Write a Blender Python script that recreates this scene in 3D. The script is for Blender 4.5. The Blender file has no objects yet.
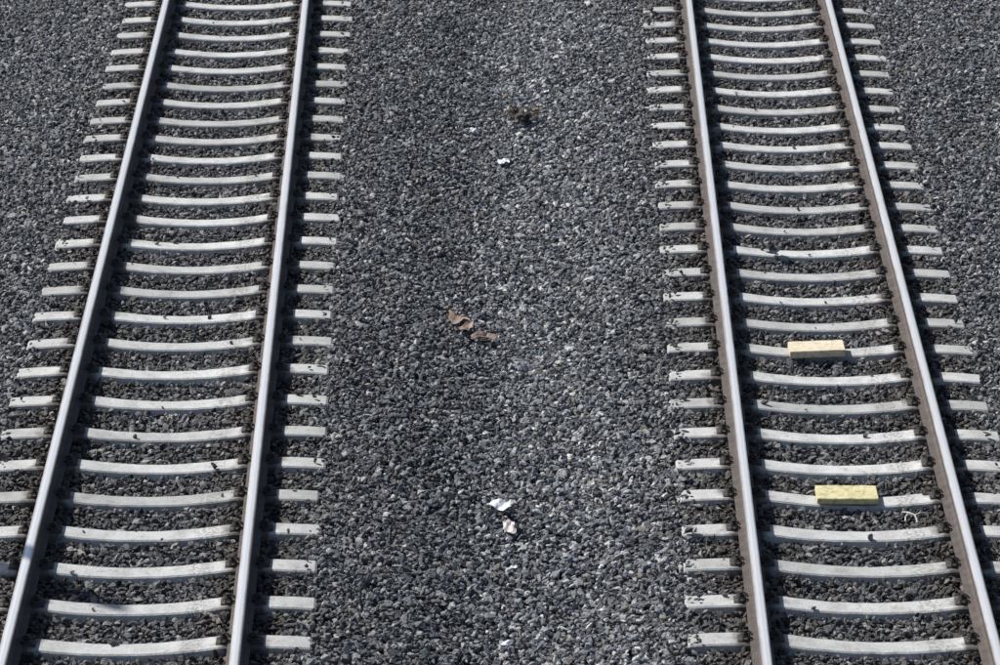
import bpy, bmesh, math, random
import numpy as np
from mathutils import Vector, Matrix
random.seed(7); rng=np.random.default_rng(11)
scene=bpy.context.scene
COL=scene.collection

# ------------------------------------------------------------------ layout
TR=[dict(cx=-2.46,y0=20.05,sl=-0.0238,sp=0.611,ph=20.72,n0=-24,n1=120,el=1.24,er=1.235),
    dict(cx= 2.47,y0=20.20,sl= 0.0196,sp=0.599,ph=20.72,n0=-24,n1=120,el=1.235,er=1.24)]
# sleeper spacing on the left track is a little irregular (metres along the line)
LY=[20.68,21.29,21.90,22.51,23.13,23.74,24.35,24.99,25.63,26.26,26.88,27.49,28.10,28.72,29.34,29.95,30.55,31.15,31.74,32.33,32.92,33.51,34.11,34.72,35.32,35.93,36.55]
for i,t in enumerate(TR):
    t['a']=math.atan(t['sl']); t['ca']=math.cos(t['a']); t['sa']=math.sin(t['a'])
    if i==0:
        ys=[LY[0]-t['sp']*k for k in range(24,0,-1)]+LY+[LY[-1]+t['sp']*k for k in range(1,94)]
    else:
        ys=[t['ph']+k*t['sp'] for k in range(t['n0'],t['n1'])]
    t['tie']=[(y-t['y0'])/t['ca'] for y in ys]
def local(t,X,Y):
    dx=X-t['cx']; dy=Y-t['y0']
    return dx*t['ca']-dy*t['sa'], dx*t['sa']+dy*t['ca']
def sstep(a,b,x):
    t=np.clip((x-a)/(b-a),0,1); return t*t*(3-2*t)
def dip(ax):
    return -0.050*np.clip(1-(np.asarray(ax)/.62)**2,0,1)
_ph=rng.uniform(0,6.28,(10,2)); _k=rng.uniform(0.6,3.2,(10,2))*rng.choice([-1,1],(10,2))
def undul(X,Y):
    s=0
    for i in range(10):
        s=s+np.sin(_k[i,0]*X+_ph[i,0])*np.sin(_k[i,1]*Y+_ph[i,1])/ (1+0.3*i)
    return s*0.30
def height(X,Y):
    X=np.asarray(X,float);Y=np.asarray(Y,float)
    l0,_=local(TR[0],X,Y); l1,_=local(TR[1],X,Y)
    d=np.minimum(abs(l0),abs(l1))
    z=dip(d)-.036-.012*np.exp(-((d-.75)/.15)**2)
    # shoulder ballast laps over the outermost sleeper ends in places
    z=z+.022*np.exp(-((d-1.27)/.13)**2)*(.6+.6*undul(X*1.3+9,Y*1.9))
    inner=(l0>0)&(l1<0)
    v=X+0.05-0.12*np.sin(Y*0.35)
    valley=np.where(v<0, 1-sstep(0,0.75,-v), 1-sstep(0,1.3,v))
    z=np.where(inner, z-0.05*sstep(1.4,2.1,d)-0.13*valley, z-0.14*sstep(1.45,2.6,d))
    z=z+0.018*undul(X,Y)*sstep(1.0,1.8,d)+0.007*undul(X*2.3+5,Y*2.3)
    far=sstep(8,14,abs(X))
    return z*(1-far)+(-0.25)*far

# ------------------------------------------------------------------ helpers
def mat(name):
    m=bpy.data.materials.new(name); m.use_nodes=True
    nt=m.node_tree; b=nt.nodes['Principled BSDF']; return m,nt,b
def N(nt,typ,**kw):
    n=nt.nodes.new(typ)
    for k,v in kw.items(): setattr(n,k,v)
    return n
def L(nt,a,b): nt.links.new(a,b)
def ramp(nt,stops,interp='LINEAR'):
    r=N(nt,'ShaderNodeValToRGB'); cr=r.color_ramp; cr.interpolation=interp
    while len(cr.elements)<len(stops): cr.elements.new(0.5)
    for e,(p,c) in zip(cr.elements,stops):
        e.position=p; e.color=(*c,1)
    return r
def mixc(nt,mode='MIX'):
    n=N(nt,'ShaderNodeMix',data_type='RGBA',blend_type=mode); return n  # in 0,6,7 out 2
def noise(nt,coord,scale,detail=4,rough=0.55):
    n=N(nt,'ShaderNodeTexNoise'); n.inputs['Scale'].default_value=scale
    n.inputs['Detail'].default_value=detail; n.inputs['Roughness'].default_value=rough
    if coord is not None: L(nt,coord,n.inputs['Vector'])
    return n
def maprange(nt,src,a,b,c,d):
    n=N(nt,'ShaderNodeMapRange'); L(nt,src,n.inputs[0])
    for i,v in zip((1,2,3,4),(a,b,c,d)): n.inputs[i].default_value=v
    n.clamp=True
    return n
def math_(nt,op,a,b=None):
    n=N(nt,'ShaderNodeMath',operation=op)
    for i,v in enumerate((a,b)):
        if v is None: continue
        if isinstance(v,(int,float)): n.inputs[i].default_value=v
        else: L(nt,v,n.inputs[i])
    return n.outputs[0]
def mkobj(name,verts,faces,m=None,parent=None,smooth=False,link=True):
    me=bpy.data.meshes.new(name); me.from_pydata([tuple(v) for v in verts],[],faces); me.update()
    o=bpy.data.objects.new(name,me)
    if m: me.materials.append(m)
    if smooth:
        me.polygons.foreach_set('use_smooth',[True]*len(me.polygons))
    if link: COL.objects.link(o)
    if parent: o.parent=parent
    return o

# ------------------------------------------------------------------ materials
m_stone,nt,b=mat('ballast_stone')
ar=N(nt,'ShaderNodeAttribute',attribute_type='INSTANCER',attribute_name='rnd')
ab=N(nt,'ShaderNodeAttribute',attribute_type='INSTANCER',attribute_name='brown')
al=N(nt,'ShaderNodeAttribute',attribute_type='INSTANCER',attribute_name='lite')
r=ramp(nt,[(0,(.04,.042,.047)),(.18,(.088,.094,.107)),(.36,(.152,.163,.186)),(.52,(.21,.22,.238)),
           (.60,(.185,.155,.128)),(.68,(.195,.21,.205)),(.80,(.31,.32,.34)),(.92,(.45,.445,.43)),(1,(.68,.66,.63))])
L(nt,ar.outputs['Fac'],r.inputs[0])
tc=N(nt,'ShaderNodeTexCoord')
ns=noise(nt,tc.outputs['Object'],3.0,5,.65)
mr=maprange(nt,ns.outputs[0],.3,.7,.65,1.3)
mul=mixc(nt,'MULTIPLY'); mul.inputs[0].default_value=1
L(nt,r.outputs[0],mul.inputs[6]); L(nt,mr.outputs[0],mul.inputs[7])
br=mixc(nt,'MIX'); L(nt,ab.outputs['Fac'],br.inputs[0]); L(nt,mul.outputs[2],br.inputs[6])
r2=ramp(nt,[(0,(.032,.026,.022)),(.5,(.078,.061,.050)),(.85,(.14,.11,.09)),(1,(.28,.25,.22))]); L(nt,ar.outputs['Fac'],r2.inputs[0])
L(nt,r2.outputs[0],br.inputs[7])
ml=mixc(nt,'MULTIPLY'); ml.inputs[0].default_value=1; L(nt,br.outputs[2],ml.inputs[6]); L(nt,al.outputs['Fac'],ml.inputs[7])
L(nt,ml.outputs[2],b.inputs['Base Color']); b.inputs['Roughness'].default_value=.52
b.inputs['Specular IOR Level'].default_value=.5
bp=N(nt,'ShaderNodeBump'); bp.inputs['Strength'].default_value=.5; bp.inputs['Distance'].default_value=.06
n2=noise(nt,tc.outputs['Object'],7,3); L(nt,n2.outputs[0],bp.inputs['Height']); L(nt,bp.outputs[0],b.inputs['Normal'])

m_ground,nt,b=mat('ground_gravel')
geo=N(nt,'ShaderNodeNewGeometry')
vo=N(nt,'ShaderNodeTexVoronoi'); vo.inputs['Scale'].default_value=22; L(nt,geo.outputs['Position'],vo.inputs['Vector'])
sx=N(nt,'ShaderNodeSeparateColor'); L(nt,vo.outputs['Color'],sx.inputs[0])
r=ramp(nt,[(0,(.03,.028,.027)),(.5,(.08,.08,.085)),(.85,(.15,.15,.16)),(1,(.25,.25,.25))]); L(nt,sx.outputs[0],r.inputs[0])
sp=N(nt,'ShaderNodeSeparateXYZ'); L(nt,geo.outputs['Position'],sp.inputs[0])
big=noise(nt,geo.outputs['Position'],.08,5,.6)
gr=ramp(nt,[(.35,(.05,.065,.03)),(.6,(.10,.09,.055))]); L(nt,big.outputs[0],gr.inputs[0])
ax=math_(nt,'ABSOLUTE',sp.outputs[0]); fm=maprange(nt,ax,12,18,0,1)
mx=mixc(nt); L(nt,fm.outputs[0],mx.inputs[0]); L(nt,r.outputs[0],mx.inputs[6]); L(nt,gr.outputs[0],mx.inputs[7])
L(nt,mx.outputs[2],b.inputs['Base Color']); b.inputs['Roughness'].default_value=.95
bp=N(nt,'ShaderNodeBump'); bp.inputs['Strength'].default_value=1; bp.inputs['Distance'].default_value=.03; bp.invert=True
L(nt,vo.outputs['Distance'],bp.inputs['Height']); L(nt,bp.outputs[0],b.inputs['Normal'])

m_tie,nt,b=mat('sleeper_concrete')
tc=N(nt,'ShaderNodeTexCoord'); ob=tc.outputs['Object']
at=N(nt,'ShaderNodeAttribute',attribute_name='tie_rnd')
sp=N(nt,'ShaderNodeSeparateXYZ'); L(nt,ob,sp.inputs[0])
n1=noise(nt,ob,6,6,.65); n2=noise(nt,ob,60,4,.6)
base=ramp(nt,[(.25,(.40,.395,.375)),(.5,(.58,.58,.56)),(.75,(.70,.70,.68))]); L(nt,n1.outputs[0],base.inputs[0])
g=maprange(nt,n2.outputs[0],.3,.7,.80,1.1)
m1=mixc(nt,'MULTIPLY'); m1.inputs[0].default_value=1; L(nt,base.outputs[0],m1.inputs[6]); L(nt,g.outputs[0],m1.inputs[7])
tv=maprange(nt,at.outputs['Fac'],0,1,.74,1.06)
m2=mixc(nt,'MULTIPLY'); m2.inputs[0].default_value=1; L(nt,m1.outputs[2],m2.inputs[6]); L(nt,tv.outputs[0],m2.inputs[7])
axx=math_(nt,'ABSOLUTE',sp.outputs[0]); dd=math_(nt,'ABSOLUTE',math_(nt,'SUBTRACT',axx,.75))
wob=maprange(nt,n1.outputs[0],.3,.7,-.06,.06)
dd2=math_(nt,'ADD',dd,wob.outputs[0]); rust=maprange(nt,dd2,.11,.20,.95,0)
m3=mixc(nt); L(nt,rust.outputs[0],m3.inputs[0]); L(nt,m2.outputs[2],m3.inputs[6]); m3.inputs[7].default_value=(.08,.064,.055,1)
endd=maprange(nt,axx,.9,1.25,.05,.42)
m4=mixc(nt); L(nt,endd.outputs[0],m4.inputs[0]); L(nt,m3.outputs[2],m4.inputs[6]); m4.inputs[7].default_value=(.31,.30,.28,1)
n5=noise(nt,ob,14,5,.7); spot=maprange(nt,n5.outputs[0],.56,.69,0,.6)
m5=mixc(nt); L(nt,spot.outputs[0],m5.inputs[0]); L(nt,m4.outputs[2],m5.inputs[6]); m5.inputs[7].default_value=(.24,.22,.19,1)
# worn casting-mark patch near one end of the middle section
pa=math_(nt,'ABSOLUTE',math_(nt,'SUBTRACT',sp.outputs[0],.43)); pm=maprange(nt,pa,.06,.10,1,0)
n6=noise(nt,ob,45,2,.5); pn=maprange(nt,n6.outputs[0],.48,.56,0,.55)
pf=math_(nt,'MULTIPLY',pm.outputs[0],pn.outputs[0])
m6=mixc(nt); L(nt,pf,m6.inputs[0]); L(nt,m5.outputs[2],m6.inputs[6]); m6.inputs[7].default_value=(.17,.16,.145,1)
L(nt,m6.outputs[2],b.inputs['Base Color']); b.inputs['Roughness'].default_value=.85
bp=N(nt,'ShaderNodeBump'); bp.inputs['Strength'].default_value=.6; bp.inputs['Distance'].default_value=.005
L(nt,n2.outputs[0],bp.inputs['Height']); L(nt,bp.outputs[0],b.inputs['Normal'])

def simple(name,c,rough=.8,metal=0,var=.3,scale=20,bump=.3,c2=None):
    m,nt,b=mat(name); tc=N(nt,'ShaderNodeTexCoord')
    n=noise(nt,tc.outputs['Object'],scale,5,.6)
    c2=c2 or tuple(x*(1-var) for x in c)
    r=ramp(nt,[(.3,c2),(.7,c)]); L(nt,n.outputs[0],r.inputs[0]); L(nt,r.outputs[0],b.inputs['Base Color'])
    b.inputs['Roughness'].default_value=rough; b.inputs['Metallic'].default_value=metal
    bp=N(nt,'ShaderNodeBump'); bp.inputs['Strength'].default_value=bump; bp.inputs['Distance'].default_value=.003
    L(nt,n.outputs[0],bp.inputs['Height']); L(nt,bp.outputs[0],b.inputs['Normal'])
    return m
m_rust=simple('rail_rust',(.125,.100,.088),.75,0,.5,14,.5)
m_clip=simple('clip_dark_steel',(.075,.066,.060),.6,.3,.5,40,.5)
m_pad=simple('guide_plate',(.085,.074,.066),.85,0,.5,30,.5)
m_head,nt,b=mat('rail_running_surface')
tc=N(nt,'ShaderNodeTexCoord'); mp=N(nt,'ShaderNodeMapping'); mp.inputs['Scale'].default_value=(60,.5,1); L(nt,tc.outputs['Object'],mp.inputs[0])
n=noise(nt,mp.outputs[0],1.5,4,.6)
r=ramp(nt,[(.3,(.80,.79,.78)),(.7,(.97,.965,.96))]); L(nt,n.outputs[0],r.inputs[0])  # polished running band; sky glare is put into its near-white colour
sp=N(nt,'ShaderNodeSeparateXYZ'); L(nt,tc.outputs['Object'],sp.inputs[0])
dx=math_(nt,'ABSOLUTE',math_(nt,'SUBTRACT',math_(nt,'ABSOLUTE',sp.outputs[0]),.748))
nw=noise(nt,tc.outputs['Object'],3,4,.6); dx2=math_(nt,'ADD',dx,maprange(nt,nw.outputs[0],.3,.7,-.004,.004).outputs[0])
edge=maprange(nt,dx2,.017,.033,0,1)
mx=mixc(nt); L(nt,edge.outputs[0],mx.inputs[0]); L(nt,r.outputs[0],mx.inputs[6]); mx.inputs[7].default_value=(.26,.222,.20,1)
L(nt,mx.outputs[2],b.inputs['Base Color'])
L(nt,maprange(nt,edge.outputs[0],0,1,.45,.15).outputs[0],b.inputs['Metallic'])
rr=maprange(nt,n.outputs[0],.3,.7,.42,.28); L(nt,rr.outputs[0],b.inputs['Roughness'])

# ------------------------------------------------------------------ tracks
def sweep(path,rad,seg=6):
    V=[];F=[];n=len(path)
    for i,p in enumerate(path):
        p=Vector(p); d=(Vector(path[min(i+1,n-1)])-Vector(path[max(i-1,0)])).normalized()
        up=Vector((0,0,1)) if abs(d.z)<.9 else Vector((1,0,0))
        s=d.cross(up).normalized(); u=s.cross(d)
        for k in range(seg):
            a=2*math.pi*k/seg; V.append(p+s*math.cos(a)*rad+u*math.sin(a)*rad)
    for i in range(n-1):
        for k in range(seg):
            F.append((i*seg+k,i*seg+(k+1)%seg,(i+1)*seg+(k+1)%seg,(i+1)*seg+k))
    F.append(tuple(range(seg))[::-1]); F.append(tuple((n-1)*seg+k for k in range(seg)))
    return V,F
def cyl(c,r,h,seg=6):
    V=[];F=[]
    for z in (0,h):
        for k in range(seg):
            a=2*math.pi*k/seg+.3; V.append(Vector((c[0]+r*math.cos(a),c[1]+r*math.sin(a),c[2]+z)))
    for k in range(seg): F.append((k,(k+1)%seg,seg+(k+1)%seg,seg+k))
    F.append(tuple(range(seg,2*seg))); return V,F
def wedge(x0,x1,hy,z0,z1a,z1b):
    V=[Vector(v) for v in [(x0,-hy,z0),(x1,-hy,z0),(x1,hy,z0),(x0,hy,z0),(x0,-hy*.9,z1a),(x1,-hy*.8,z1b),(x1,hy*.8,z1b),(x0,hy*.9,z1a)]]
    return V,[(0,1,5,4),(1,2,6,5),(2,3,7,6),(3,0,4,7),(4,5,6,7)]
def clip_proto():
    V=[];F=[];M=[]
    def add(vf,mi):
        o=len(V); V.extend(vf[0]); F.extend([tuple(i+o for i in f) for f in vf[1]]); M.extend([mi]*len(vf[1]))
    add(wedge(.078,.155,.055,0,.026,.010),1)
    w=[(.072,-.018,.030),(.062,-.040,.027),(.085,-.054,.034),(.122,-.050,.040),(.138,-.032,.034),(.122,-.016,.033),(.095,-.014,.038),
       (.085,0,.039),(.095,.014,.038),(.122,.016,.033),(.138,.032,.034),(.122,.050,.040),(.085,.054,.034),(.062,.040,.027),(.072,.018,.030)]
    add(sweep(w,.0065,5),0)
    add(cyl((.108,0,.015),.019,.030,8),0)
    add(cyl((.108,0,.045),.014,.018,6),0)
    return V,F,M
cp=clip_proto()
RAILP=[(-.075,0.004),(-.075,.014),(-.03,.024),(-.011,.040),(-.0085,.075),(-.0095,.118),(-.022,.130),(-.035,.136),(-.036,.162),(-.033,.170),(-.024,.1745),(0,.1765)]
prof=RAILP+[(-x,z) for x,z in RAILP[-2::-1]]
half=[1.25,1.235,1.10,.95,.80,.62,.54,.46,.38,.30,.22,.14,.07]
def tw(x): return .088 if x>.5 else .078+.010*(x/.5)
def tz(x): return -.028 if x>1.245 else (-.016 if x>1.2 else (-.006 if x>1.0 else float(dip(x))))
for ti,t in enumerate(TR):
    e=bpy.data.objects.new('railway_track',None); COL.objects.link(e)
    e.location=(t['cx'],t['y0'],0); e.rotation_euler=(0,0,-t['a']); e.empty_display_size=.5
    y0=t['tie'][0]-.3; y1=t['tie'][-1]+.3
    for side in (-1,1):
        V=[];F=[];mi=[]; ys=np.linspace(y0,y1,60); n=len(prof)
        for y in ys:
            for x,z in prof: V.append((side*.75+x,y,z))
        for i in range(len(ys)-1):
            for k in range(n):
                k2=(k+1)%n
                F.append((i*n+k,(i+1)*n+k,(i+1)*n+k2,i*n+k2))
                mi.append(1 if 8<=k<=13 else 0)
        F.append(tuple(range(n))); mi.append(0); F.append(tuple((len(ys)-1)*n+k for k in range(n))[::-1]); mi.append(0)
        o=mkobj('rail_%s'%('left' if side<0 else 'right'),V,F,m_rust,e)
        o.data.materials.append(m_head); o.data.polygons.foreach_set('material_index',mi)
        bm=bmesh.new(); bm.from_mesh(o.data); bmesh.ops.recalc_face_normals(bm,faces=bm.faces); bm.to_mesh(o.data); bm.free()
    V=[];F=[];A=[]
    for ty in t['tie']:
        jx=rng.normal(0,.012); jy=rng.normal(0,.006); ja=rng.normal(0,.006); rv=rng.random()
        st=[(-x*(t['el']/1.25 if x>.9 else 1),tz(x),tw(x)) for x in half]+[(0,-.05,.078)]+[(x*(t['er']/1.25 if x>.9 else 1),tz(x),tw(x)) for x in half[::-1]]
        o0=len(V)
        for (x,z,w) in st:
            wa=w+rng.normal(0,.0022); wb=w+rng.normal(0,.0022)
            ring=[(-wa-.04,-.21),(-wa-.005,z-.010),(-wa+.006,z),(wb-.006,z),(wb+.005,z-.010),(wb+.04,-.21)]
            for (yy,zz) in ring:
                V.append((x+jx-yy*ja,ty+jy+yy+x*ja,zz)); A.append(rv)
        ns_=len(st)
        for i in range(ns_-1):
            for k in range(5):
                a=o0+i*6+k; F.append((a,a+6,a+7,a+1))
        F.append(tuple(o0+k for k in range(6))); F.append(tuple(o0+(ns_-1)*6+k for k in range(6))[::-1])
    o=mkobj('sleepers',V,F,m_tie,e)
    at=o.data.attributes.new('tie_rnd','FLOAT','POINT'); at.data.foreach_set('value',A)
    bm=bmesh.new(); bm.from_mesh(o.data); bmesh.ops.recalc_face_normals(bm,faces=bm.faces); bm.to_mesh(o.data); bm.free()
    V=[];F=[];mi=[]
    for ty in t['tie'][:90]:
        for side in (-1,1):
            for s in (-1,1):
                o0=len(V); a=rng.normal(0,.05)
                for v in cp[0]:
                    x=v.x; y=v.y+ a*(v.x-.1)
                    V.append((side*.75+s*x,ty+y*s,v.z))
                F.extend([tuple(i+o0 for i in f) for f in cp[1]]); mi.extend(cp[2])
    o=mkobj('rail_clips',V,F,m_clip,e); o.data.materials.append(m_pad); o.data.polygons.foreach_set('material_index',mi)

# ------------------------------------------------------------------ ground sheet
def axis(lo,hi,step,ext):
    a=list(np.arange(lo,hi+1e-6,step)); s=step; x=lo; pre=[]
    while x>-ext: s*=1.5; x-=s; pre.append(x)
    x=hi; s=step; post=[]
    while x<ext: s*=1.5; x+=s; post.append(x)
    return np.array(pre[::-1]+a+post)
xs=axis(-9,9,.1,2500); ys=axis(6,60,.15,2500)
XX,YY=np.meshgrid(xs,ys); ZZ=height(XX,YY)-.035
V=np.stack([XX.ravel(),YY.ravel(),ZZ.ravel()],1); nx=len(xs)
F=[(j*nx+i,j*nx+i+1,(j+1)*nx+i+1,(j+1)*nx+i) for j in range(len(ys)-1) for i in range(nx-1)]
mkobj('ground',V,F,m_ground,smooth=True)

# ------------------------------------------------------------------ ballast
sc=bpy.data.collections.new('ballast_stone_shapes')
NS=28
for i in range(NS):
    bm=bmesh.new(); k=random.randint(10,16)
    el=(1,random.uniform(.65,.95),random.uniform(.5,.8))
    for _ in range(k):
        v=Vector((random.gauss(0,1),random.gauss(0,1),random.gauss(0,1))).normalized()*random.uniform(.82,1.05)
        bm.verts.new((v.x*el[0]*.5,v.y*el[1]*.5,v.z*el[2]*.5))
    bmesh.ops.convex_hull(bm,input=bm.verts)
    bmesh.ops.bevel(bm,geom=list(bm.edges),offset=.03,segments=1,affect='EDGES',clamp_overlap=True)
    me=bpy.data.meshes.new('stone_%02d'%i); bm.to_mesh(me); bm.free(); me.materials.append(m_stone)
    sc.objects.link(bpy.data.objects.new('stone_%02d'%i,me))

def jgrid(x0,x1,y0,y1,s):
    gx,gy=np.meshgrid(np.arange(x0,x1,s),np.arange(y0,y1,s))
    X=gx.ravel()+rng.uniform(-.6,.6,gx.size)*s; Y=gy.ravel()+rng.uniform(-.6,.6,gx.size)*s
    return X,Y
X1,Y1=jgrid(-6.8,6.8,18.0,40.2,.034)
S1=np.clip(rng.lognormal(math.log(.051),.32,X1.size),.022,.100)
Z1=height(X1,Y1)+rng.uniform(-.028,.013,X1.size)-(S1-.05)*.25
X2,Y2=jgrid(-12,12,8,62,.08)
k=~((abs(X2)<6.8)&(Y2>18.0)&(Y2<40.2)); X2=X2[k];Y2=Y2[k]
S2=np.clip(rng.lognormal(math.log(.09),.2,X2.size),.05,.12); Z2=height(X2,Y2)+rng.uniform(-.03,.0,X2.size)
X=np.concatenate([X1,X2]);Y=np.concatenate([Y1,Y2]);Z=np.concatenate([Z1,Z2]);S=np.concatenate([S1,S2])
keep=np.ones(X.size,bool); dmin=np.full(X.size,99.)
for ti,t in enumerate(TR):
    lx,ly=local(t,X,Y)
    T=np.array(t['tie']); ii=np.clip(np.searchsorted(T,ly),1,len(T)-1)
    dy=np.minimum(abs(ly-T[ii-1]),abs(ly-T[ii]))
    ax=abs(lx)
    end=np.where(lx<0,t['el'],t['er'])
    inside=(dy<.082+S*.24)&(ax<end+S*.10)
    buried=(lx<0)==(ti==1)   # the right-hand track's left ends are partly covered
    endp=np.where(buried,np.where(ti==1,np.clip(.42-.018*abs(Y-24),.12,.42),.10),.07)
    stray=inside&(rng.random(X.size)<np.where(ax>end-.10,endp,.005))&(dy<.10)&(abs(ax-.75)>.19)
    Z=np.where(stray,dip(ax)+S*.24,Z); keep&=(~inside)|stray
    S=np.where(stray,S*.78,S)
    rz=abs(ax-.75)<.085
    Z=np.where(rz&~stray,np.minimum(Z,-.042),Z)
    dmin=np.minimum(dmin,ax)
X=X[keep];Y=Y[keep];Z=Z[keep];S=S[keep];dmin=dmin[keep]
n=X.size
dr=abs(dmin-.75)
brown=np.clip(.95-np.maximum(dr-.12,0)/.30*.65,0,1)
brown=np.where(dmin<.75,np.maximum(brown,.36),brown)
brown=np.where(dmin>1.25,np.clip(.15-(dmin-1.25)*.3,0.0,1),brown)
brown=brown+.12*undul(X*1.7,Y*1.7)+rng.normal(0,.13,n)
brown=np.clip(brown,0,1)
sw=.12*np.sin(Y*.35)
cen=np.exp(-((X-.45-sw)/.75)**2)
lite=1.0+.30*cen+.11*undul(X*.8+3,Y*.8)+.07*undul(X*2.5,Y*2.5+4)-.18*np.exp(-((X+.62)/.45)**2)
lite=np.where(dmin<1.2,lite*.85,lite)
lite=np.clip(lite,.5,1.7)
me=bpy.data.meshes.new('ballast'); me.vertices.add(n)
me.vertices.foreach_set('co',np.stack([X,Y,Z],1).astype(np.float32).ravel())
def attr(nm,typ,arr,key='value'):
    a=me.attributes.new(nm,typ,'POINT'); a.data.foreach_set(key,arr.ravel())
attr('rot','FLOAT_VECTOR',np.stack([rng.normal(0,.6,n),rng.normal(0,.6,n),rng.uniform(0,6.28,n)],1).astype(np.float32),'vector')
attr('scl','FLOAT_VECTOR',(np.stack([S*rng.uniform(.9,1.45,n),S,S*rng.uniform(.8,1.1,n)],1)).astype(np.float32),'vector')
attr('idx','INT',rng.integers(0,NS,n).astype(np.int32))
attr('rnd','FLOAT',rng.random(n).astype(np.float32))
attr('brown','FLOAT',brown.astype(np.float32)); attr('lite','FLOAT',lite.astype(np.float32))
bal=bpy.data.objects.new('ballast',me); COL.objects.link(bal)
g=bpy.data.node_groups.new('ballast_scatter','GeometryNodeTree')
g.interface.new_socket(name='Geometry',in_out='INPUT',socket_type='NodeSocketGeometry')
g.interface.new_socket(name='Geometry',in_out='OUTPUT',socket_type='NodeSocketGeometry')
gi=g.nodes.new('NodeGroupInput'); go=g.nodes.new('NodeGroupOutput')
ci=g.nodes.new('GeometryNodeCollectionInfo'); ci.inputs['Collection'].default_value=sc
ci.inputs['Separate Children'].default_value=True; ci.inputs['Reset Children'].default_value=True
ip=g.nodes.new('GeometryNodeInstanceOnPoints'); ip.inputs['Pick Instance'].default_value=True
def na(nm,dt):
    q=g.nodes.new('GeometryNodeInputNamedAttribute'); q.data_type=dt; q.inputs['Name'].default_value=nm
    return [o for o in q.outputs if o.enabled and o.name=='Attribute'][0]
g.links.new(gi.outputs[0],ip.inputs['Points']); g.links.new(ci.outputs[0],ip.inputs['Instance'])
g.links.new(na('idx','INT'),ip.inputs['Instance Index']); g.links.new(na('rot','FLOAT_VECTOR'),ip.inputs['Rotation'])
g.links.new(na('scl','FLOAT_VECTOR'),ip.inputs['Scale']); g.links.new(ip.outputs[0],go.inputs[0])
md=bal.modifiers.new('scatter','NODES'); md.node_group=g

# ------------------------------------------------------------------ boards
def board(name,x,y,z,lx,ly,lz,rz,tilt,m):
    bm=bmesh.new(); bmesh.ops.create_cube(bm,size=1)
    bmesh.ops.scale(bm,vec=(lx,ly,lz),verts=bm.verts)
    bmesh.ops.subdivide_edges(bm,edges=[e for e in bm.edges if abs(e.verts[0].co.x-e.verts[1].co.x)>.1],cuts=10)
    bmesh.ops.bevel(bm,geom=[e for e in bm.edges if e.calc_face_angle(0)>.5],offset=.004,segments=2,affect='EDGES')
    for v in bm.verts:
        s=math.sin(v.co.x*31+y)*.0025+math.sin(v.co.x*83)*.0012
        v.co.y+=s*(1 if v.co.y>0 else -.7); v.co.z+=math.sin(v.co.x*6)*.003
    me=bpy.data.meshes.new(name); bm.to_mesh(me); bm.free(); me.materials.append(m)
    o=bpy.data.objects.new(name,me); COL.objects.link(o); o.location=(x,y,z); o.rotation_euler=(tilt[0],tilt[1],rz)
    return o
def woodmat(name,ca,cb,cm,moss):
    m,nt,b=mat(name); tc=N(nt,'ShaderNodeTexCoord'); mp=N(nt,'ShaderNodeMapping'); mp.inputs['Scale'].default_value=(4,50,50)
    L(nt,tc.outputs['Object'],mp.inputs[0]); n=noise(nt,mp.outputs[0],1.3,6,.65)
    r=ramp(nt,[(.3,cb),(.6,ca)]); L(nt,n.outputs[0],r.inputs[0])
    n2=noise(nt,tc.outputs['Object'],26,6,.75); f=maprange(nt,n2.outputs[0],.47,.64,0,moss)
    mx=mixc(nt); L(nt,f.outputs[0],mx.inputs[0]); L(nt,r.outputs[0],mx.inputs[6]); mx.inputs[7].default_value=(*cm,1)
    L(nt,mx.outputs[2],b.inputs['Base Color']); b.inputs['Roughness'].default_value=.8
    bp=N(nt,'ShaderNodeBump'); bp.inputs['Strength'].default_value=.6; bp.inputs['Distance'].default_value=.005
    L(nt,n.outputs[0],bp.inputs['Height']); L(nt,bp.outputs[0],b.inputs['Normal']); return m
m_w1=woodmat('cut_timber',(.80,.72,.54),(.64,.54,.36),(.36,.26,.14),.45)
m_w2=woodmat('weathered_timber',(.76,.70,.40),(.60,.53,.28),(.30,.25,.11),.8)
board('wooden_board',2.555,26.07,.000,.445,.21,.06,math.radians(1.0),(math.radians(2),math.radians(-1)),m_w1)
board('wooden_board',2.525,23.14,-.006,.445,.24,.045,math.radians(-.5),(math.radians(1),math.radians(1)),m_w2)

# ------------------------------------------------------------------ litter
def crumple(name,x,y,w,d,amp,m,rz=0,lift=.02,seed=0,nn=9,curl=0):
    R=np.random.default_rng(seed); V=[];F=[]
    ph=R.uniform(0,6.28,(5,)); kk=R.uniform(.5,1.1,(5,2))*R.choice([-1,1],(5,2))
    for j in range(nn+1):
        for i in range(nn+1):
            u=i/nn*2-1; v=j/nn*2-1
            a=u*math.sqrt(1-v*v/2); c=v*math.sqrt(1-u*u/2); an=math.atan2(c,a)
            rr=1+.16*math.sin(2*an+ph[0])+.12*math.sin(3*an+ph[1])+.07*math.sin(7*an+ph[2])
            px=a*rr*w/2; py=c*rr*d/2
            z=sum(abs(math.sin(kk[q,0]*a*2.2+kk[q,1]*c*2.2+ph[q]))-.5 for q in range(5))*amp/2.6
            z+=curl*(c*c)
            V.append((px,py,z))
    for j in range(nn):
        for i in range(nn):
            q=j*(nn+1)+i; F.append((q,q+1,q+nn+2,q+nn+1))
    o=mkobj(name,V,F,m); z0=float(height(x,y)); o.location=(x,y,z0+lift+amp*.5); o.rotation_euler=(0,0,rz)
    s=o.modifiers.new('thick','SOLIDIFY'); s.thickness=.0012
    return o
m_paper=simple('white_paper',(.78,.80,.84),.6,0,.15,15,.2)
m_pink=simple('faded_wrapper',(.55,.44,.40),.5,0,.3,25,.2,c2=(.68,.66,.64))
m_leaf=simple('dry_leaf',(.40,.29,.22),.7,0,.6,18,.4)
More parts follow.
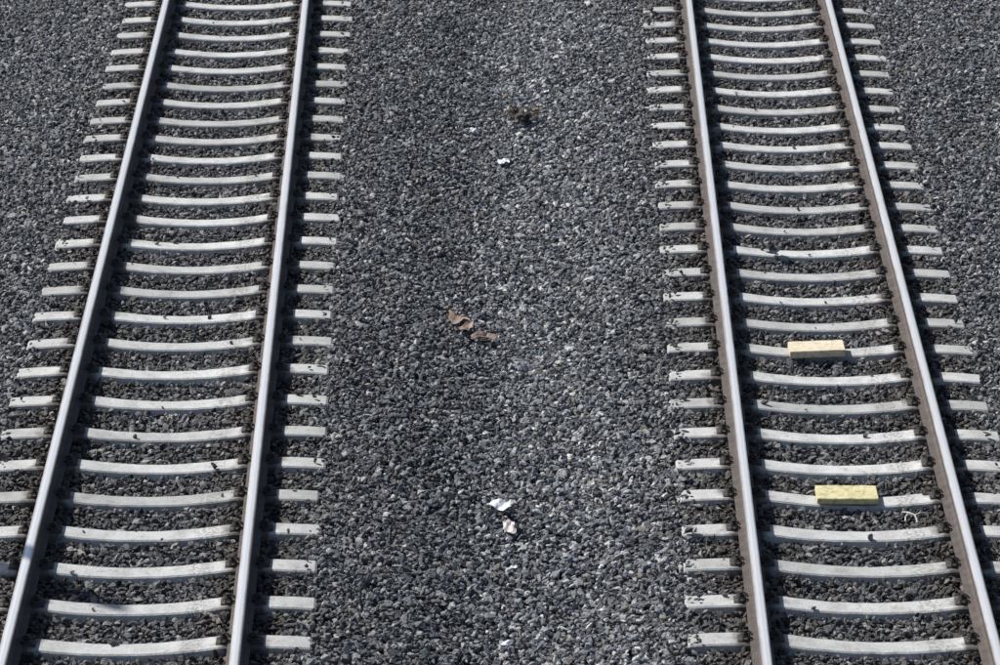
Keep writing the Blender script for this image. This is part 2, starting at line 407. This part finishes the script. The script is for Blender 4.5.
m_leafd=simple('dead_leaf_dark',(.085,.06,.042),.8,0,.6,18,.4)
m_black=simple('black_plastic',(.015,.016,.018),.4,0,.3,20,.2)
crumple('light_stone',.0,23.30,.15,.18,.03,m_paper,.3,.03,seed=1)
crumple('light_stone',.03,31.50,.10,.14,.02,m_paper,.1,.025,seed=2)
crumple('light_stone',.035,21.02,.085,.085,.02,m_paper,.5,.03,seed=3)
crumple('light_stone',-.265,32.5,.07,.09,.02,m_paper,.5,.03,seed=4)  # a light stone, built as a small crumpled sheet in the paper material
crumple('candy_wrapper',.07,22.93,.10,.18,.03,m_pink,.2,.025,seed=5)
crumple('light_stone',.10,22.25,.045,.05,.012,m_paper,.9,.03,seed=6)
def group(name,x,y):
    e=bpy.data.objects.new(name,None); COL.objects.link(e); e.location=(x,y,float(height(x,y))); e.empty_display_size=.1; return e
def reparent(o,e,nm):
    o.name=nm; o.location=o.location-e.location; o.parent=e
e=group('dry_leaves',-.27,26.88)
for i,(x,y,w,d,rz) in enumerate([(-.35,27.07,.14,.22,.5),(-.29,26.90,.12,.17,-.5),(-.14,26.76,.18,.13,.1),(-.39,27.19,.07,.07,1.1)]):
    reparent(crumple('leaf',x,y,w,d,.025,m_leaf,rz,.032,seed=20+i,curl=.03),e,'leaf_%d'%i)
e=group('dead_leaves_and_twigs',.22,32.8)
for i,(x,y,w,d,rz) in enumerate([(.20,32.85,.15,.30,.2),(.26,32.72,.12,.20,-.8),(.12,32.93,.09,.10,.7),(.35,32.85,.10,.08,-.2)]):
    reparent(crumple('leaf',x,y,w,d,.06,m_leafd if i<2 else m_leaf,rz,.035,seed=40+i,curl=.03),e,'leaf_%d'%i)
for i in range(9):
    a=random.uniform(0,6.28); p=Vector((random.uniform(-.2,.12),random.uniform(-.1,.2),.04)); path=[p]
    for q in range(5):
        a+=random.uniform(-.4,.4); p=p+Vector((math.cos(a)*.05,math.sin(a)*.05,random.uniform(-.008,.012))); path.append(p)
    Vv,Ff=sweep(path,.004,5); mkobj('twig_%d'%i,Vv,Ff,m_leafd,e)
crumple('plastic_scrap',2.395,28.42,.12,.19,.06,m_black,.3,.06,seed=60)
crumple('plastic_scrap',2.345,28.54,.07,.10,.03,m_black,.3,.055,seed=61)
e=group('pale_twig',2.96,22.76)
m_tw=simple('bleached_wood',(.68,.66,.62),.7,0,.2,30,.2)
for i,pp in enumerate([[(-.06,.10,.04),(-.02,.05,.06),(.02,.0,.06),(.03,-.08,.04)],[(.02,0,.06),(.06,.03,.065),(.11,.06,.05)],[(-.02,.05,.06),(-.05,-.02,.055),(-.055,-.06,.04)]]):
    Vv,Ff=sweep([Vector(p) for p in pp],.0055,6); mkobj('branch_%d'%i,Vv,Ff,m_tw,e)
for i,(x,y,a,l) in enumerate([(-4.15,29.0,.5,.35),(-3.7,28.2,2.0,.25),(4.6,31.0,.9,.3)]):
    path=[]
    for q in range(6):
        u=q/5-.5; px=x+math.cos(a)*u*l; py=y+math.sin(a)*u*l+.03*math.sin(u*5)
        path.append(Vector((px,py,float(height(px,py))+.032+.012*math.cos(u*3))))
    Vv,Ff=sweep(path,.003,5); mkobj('dry_stalk',Vv,Ff,m_leaf)

# ------------------------------------------------------------------ catenary mast standing beside the line, left of the view
m_steel=simple('galvanised_steel',(.36,.37,.37),.55,.6,.25,8,.2)
m_conc=simple('mast_footing',(.40,.39,.36),.9,0,.25,10,.4)
e=bpy.data.objects.new('catenary_mast',None); COL.objects.link(e); e.location=(-8.6,24.75,-.25)
def boxv(cx,cy,cz,sx,sy,sz,tp=1.0):
    V=[];
    for z,s in ((-.5,1),(.5,tp)):
        for (a,b_) in ((-.5,-.5),(.5,-.5),(.5,.5),(-.5,.5)): V.append((cx+a*sx*s,cy+b_*sy*s,cz+z*sz))
    return V,[(3,2,1,0),(4,5,6,7),(0,1,5,4),(1,2,6,5),(2,3,7,6),(3,0,4,7)]
def joinparts(nm,parts,m):
    V=[];F=[]
    for v,f in parts:
        o=len(V); V+=list(v); F+=[tuple(i+o for i in q) for q in f]
    return mkobj(nm,V,F,m,e)
joinparts('footing',[boxv(0,0,.15,.7,.7,.5,.9)],m_conc)
joinparts('mast',[boxv(0,-.075,3.9,.14,.012,7,.8),boxv(0,.075,3.9,.14,.012,7,.8),boxv(0,0,3.9,.010,.137,7,.8)],m_steel)

# ------------------------------------------------------------------ light
el=math.radians(46); sxv,syv=-.87,.49; nrm=math.hypot(sxv,syv); sxv/=nrm; syv/=nrm
S_=Vector((sxv*math.cos(el),syv*math.cos(el),math.sin(el)))
sd=bpy.data.lights.new('sun','SUN'); sd.energy=5.0; sd.angle=math.radians(.53); sd.color=(1,.975,.935)
so=bpy.data.objects.new('sun',sd); COL.objects.link(so); so.rotation_euler=S_.to_track_quat('Z','Y').to_euler(); so.location=(-10,30,20)
w=bpy.data.worlds.new('World'); scene.world=w; w.use_nodes=True; nt=w.node_tree
bg=nt.nodes['Background']; sk=nt.nodes.new('ShaderNodeTexSky'); sk.sky_type='NISHITA'; sk.sun_disc=False
sk.sun_elevation=el; sk.sun_rotation=math.atan2(sxv,syv); nt.links.new(sk.outputs[0],bg.inputs[0]); bg.inputs[1].default_value=.08

# ------------------------------------------------------------------ camera
cd=bpy.data.cameras.new('camera'); co=bpy.data.objects.new('camera',cd); COL.objects.link(co)
cd.sensor_width=36; cd.lens=124.6; cd.clip_end=6000; cd.clip_start=.1
co.location=(0,0,9.89+.177); co.rotation_euler=(math.radians(90-20.84),0,0)
cd.dof.use_dof=True; cd.dof.focus_distance=27; cd.dof.aperture_fstop=8
scene.camera=co
scene.view_settings.view_transform='Standard'; scene.view_settings.look='None'; scene.view_settings.exposure=0
print('stones',n)
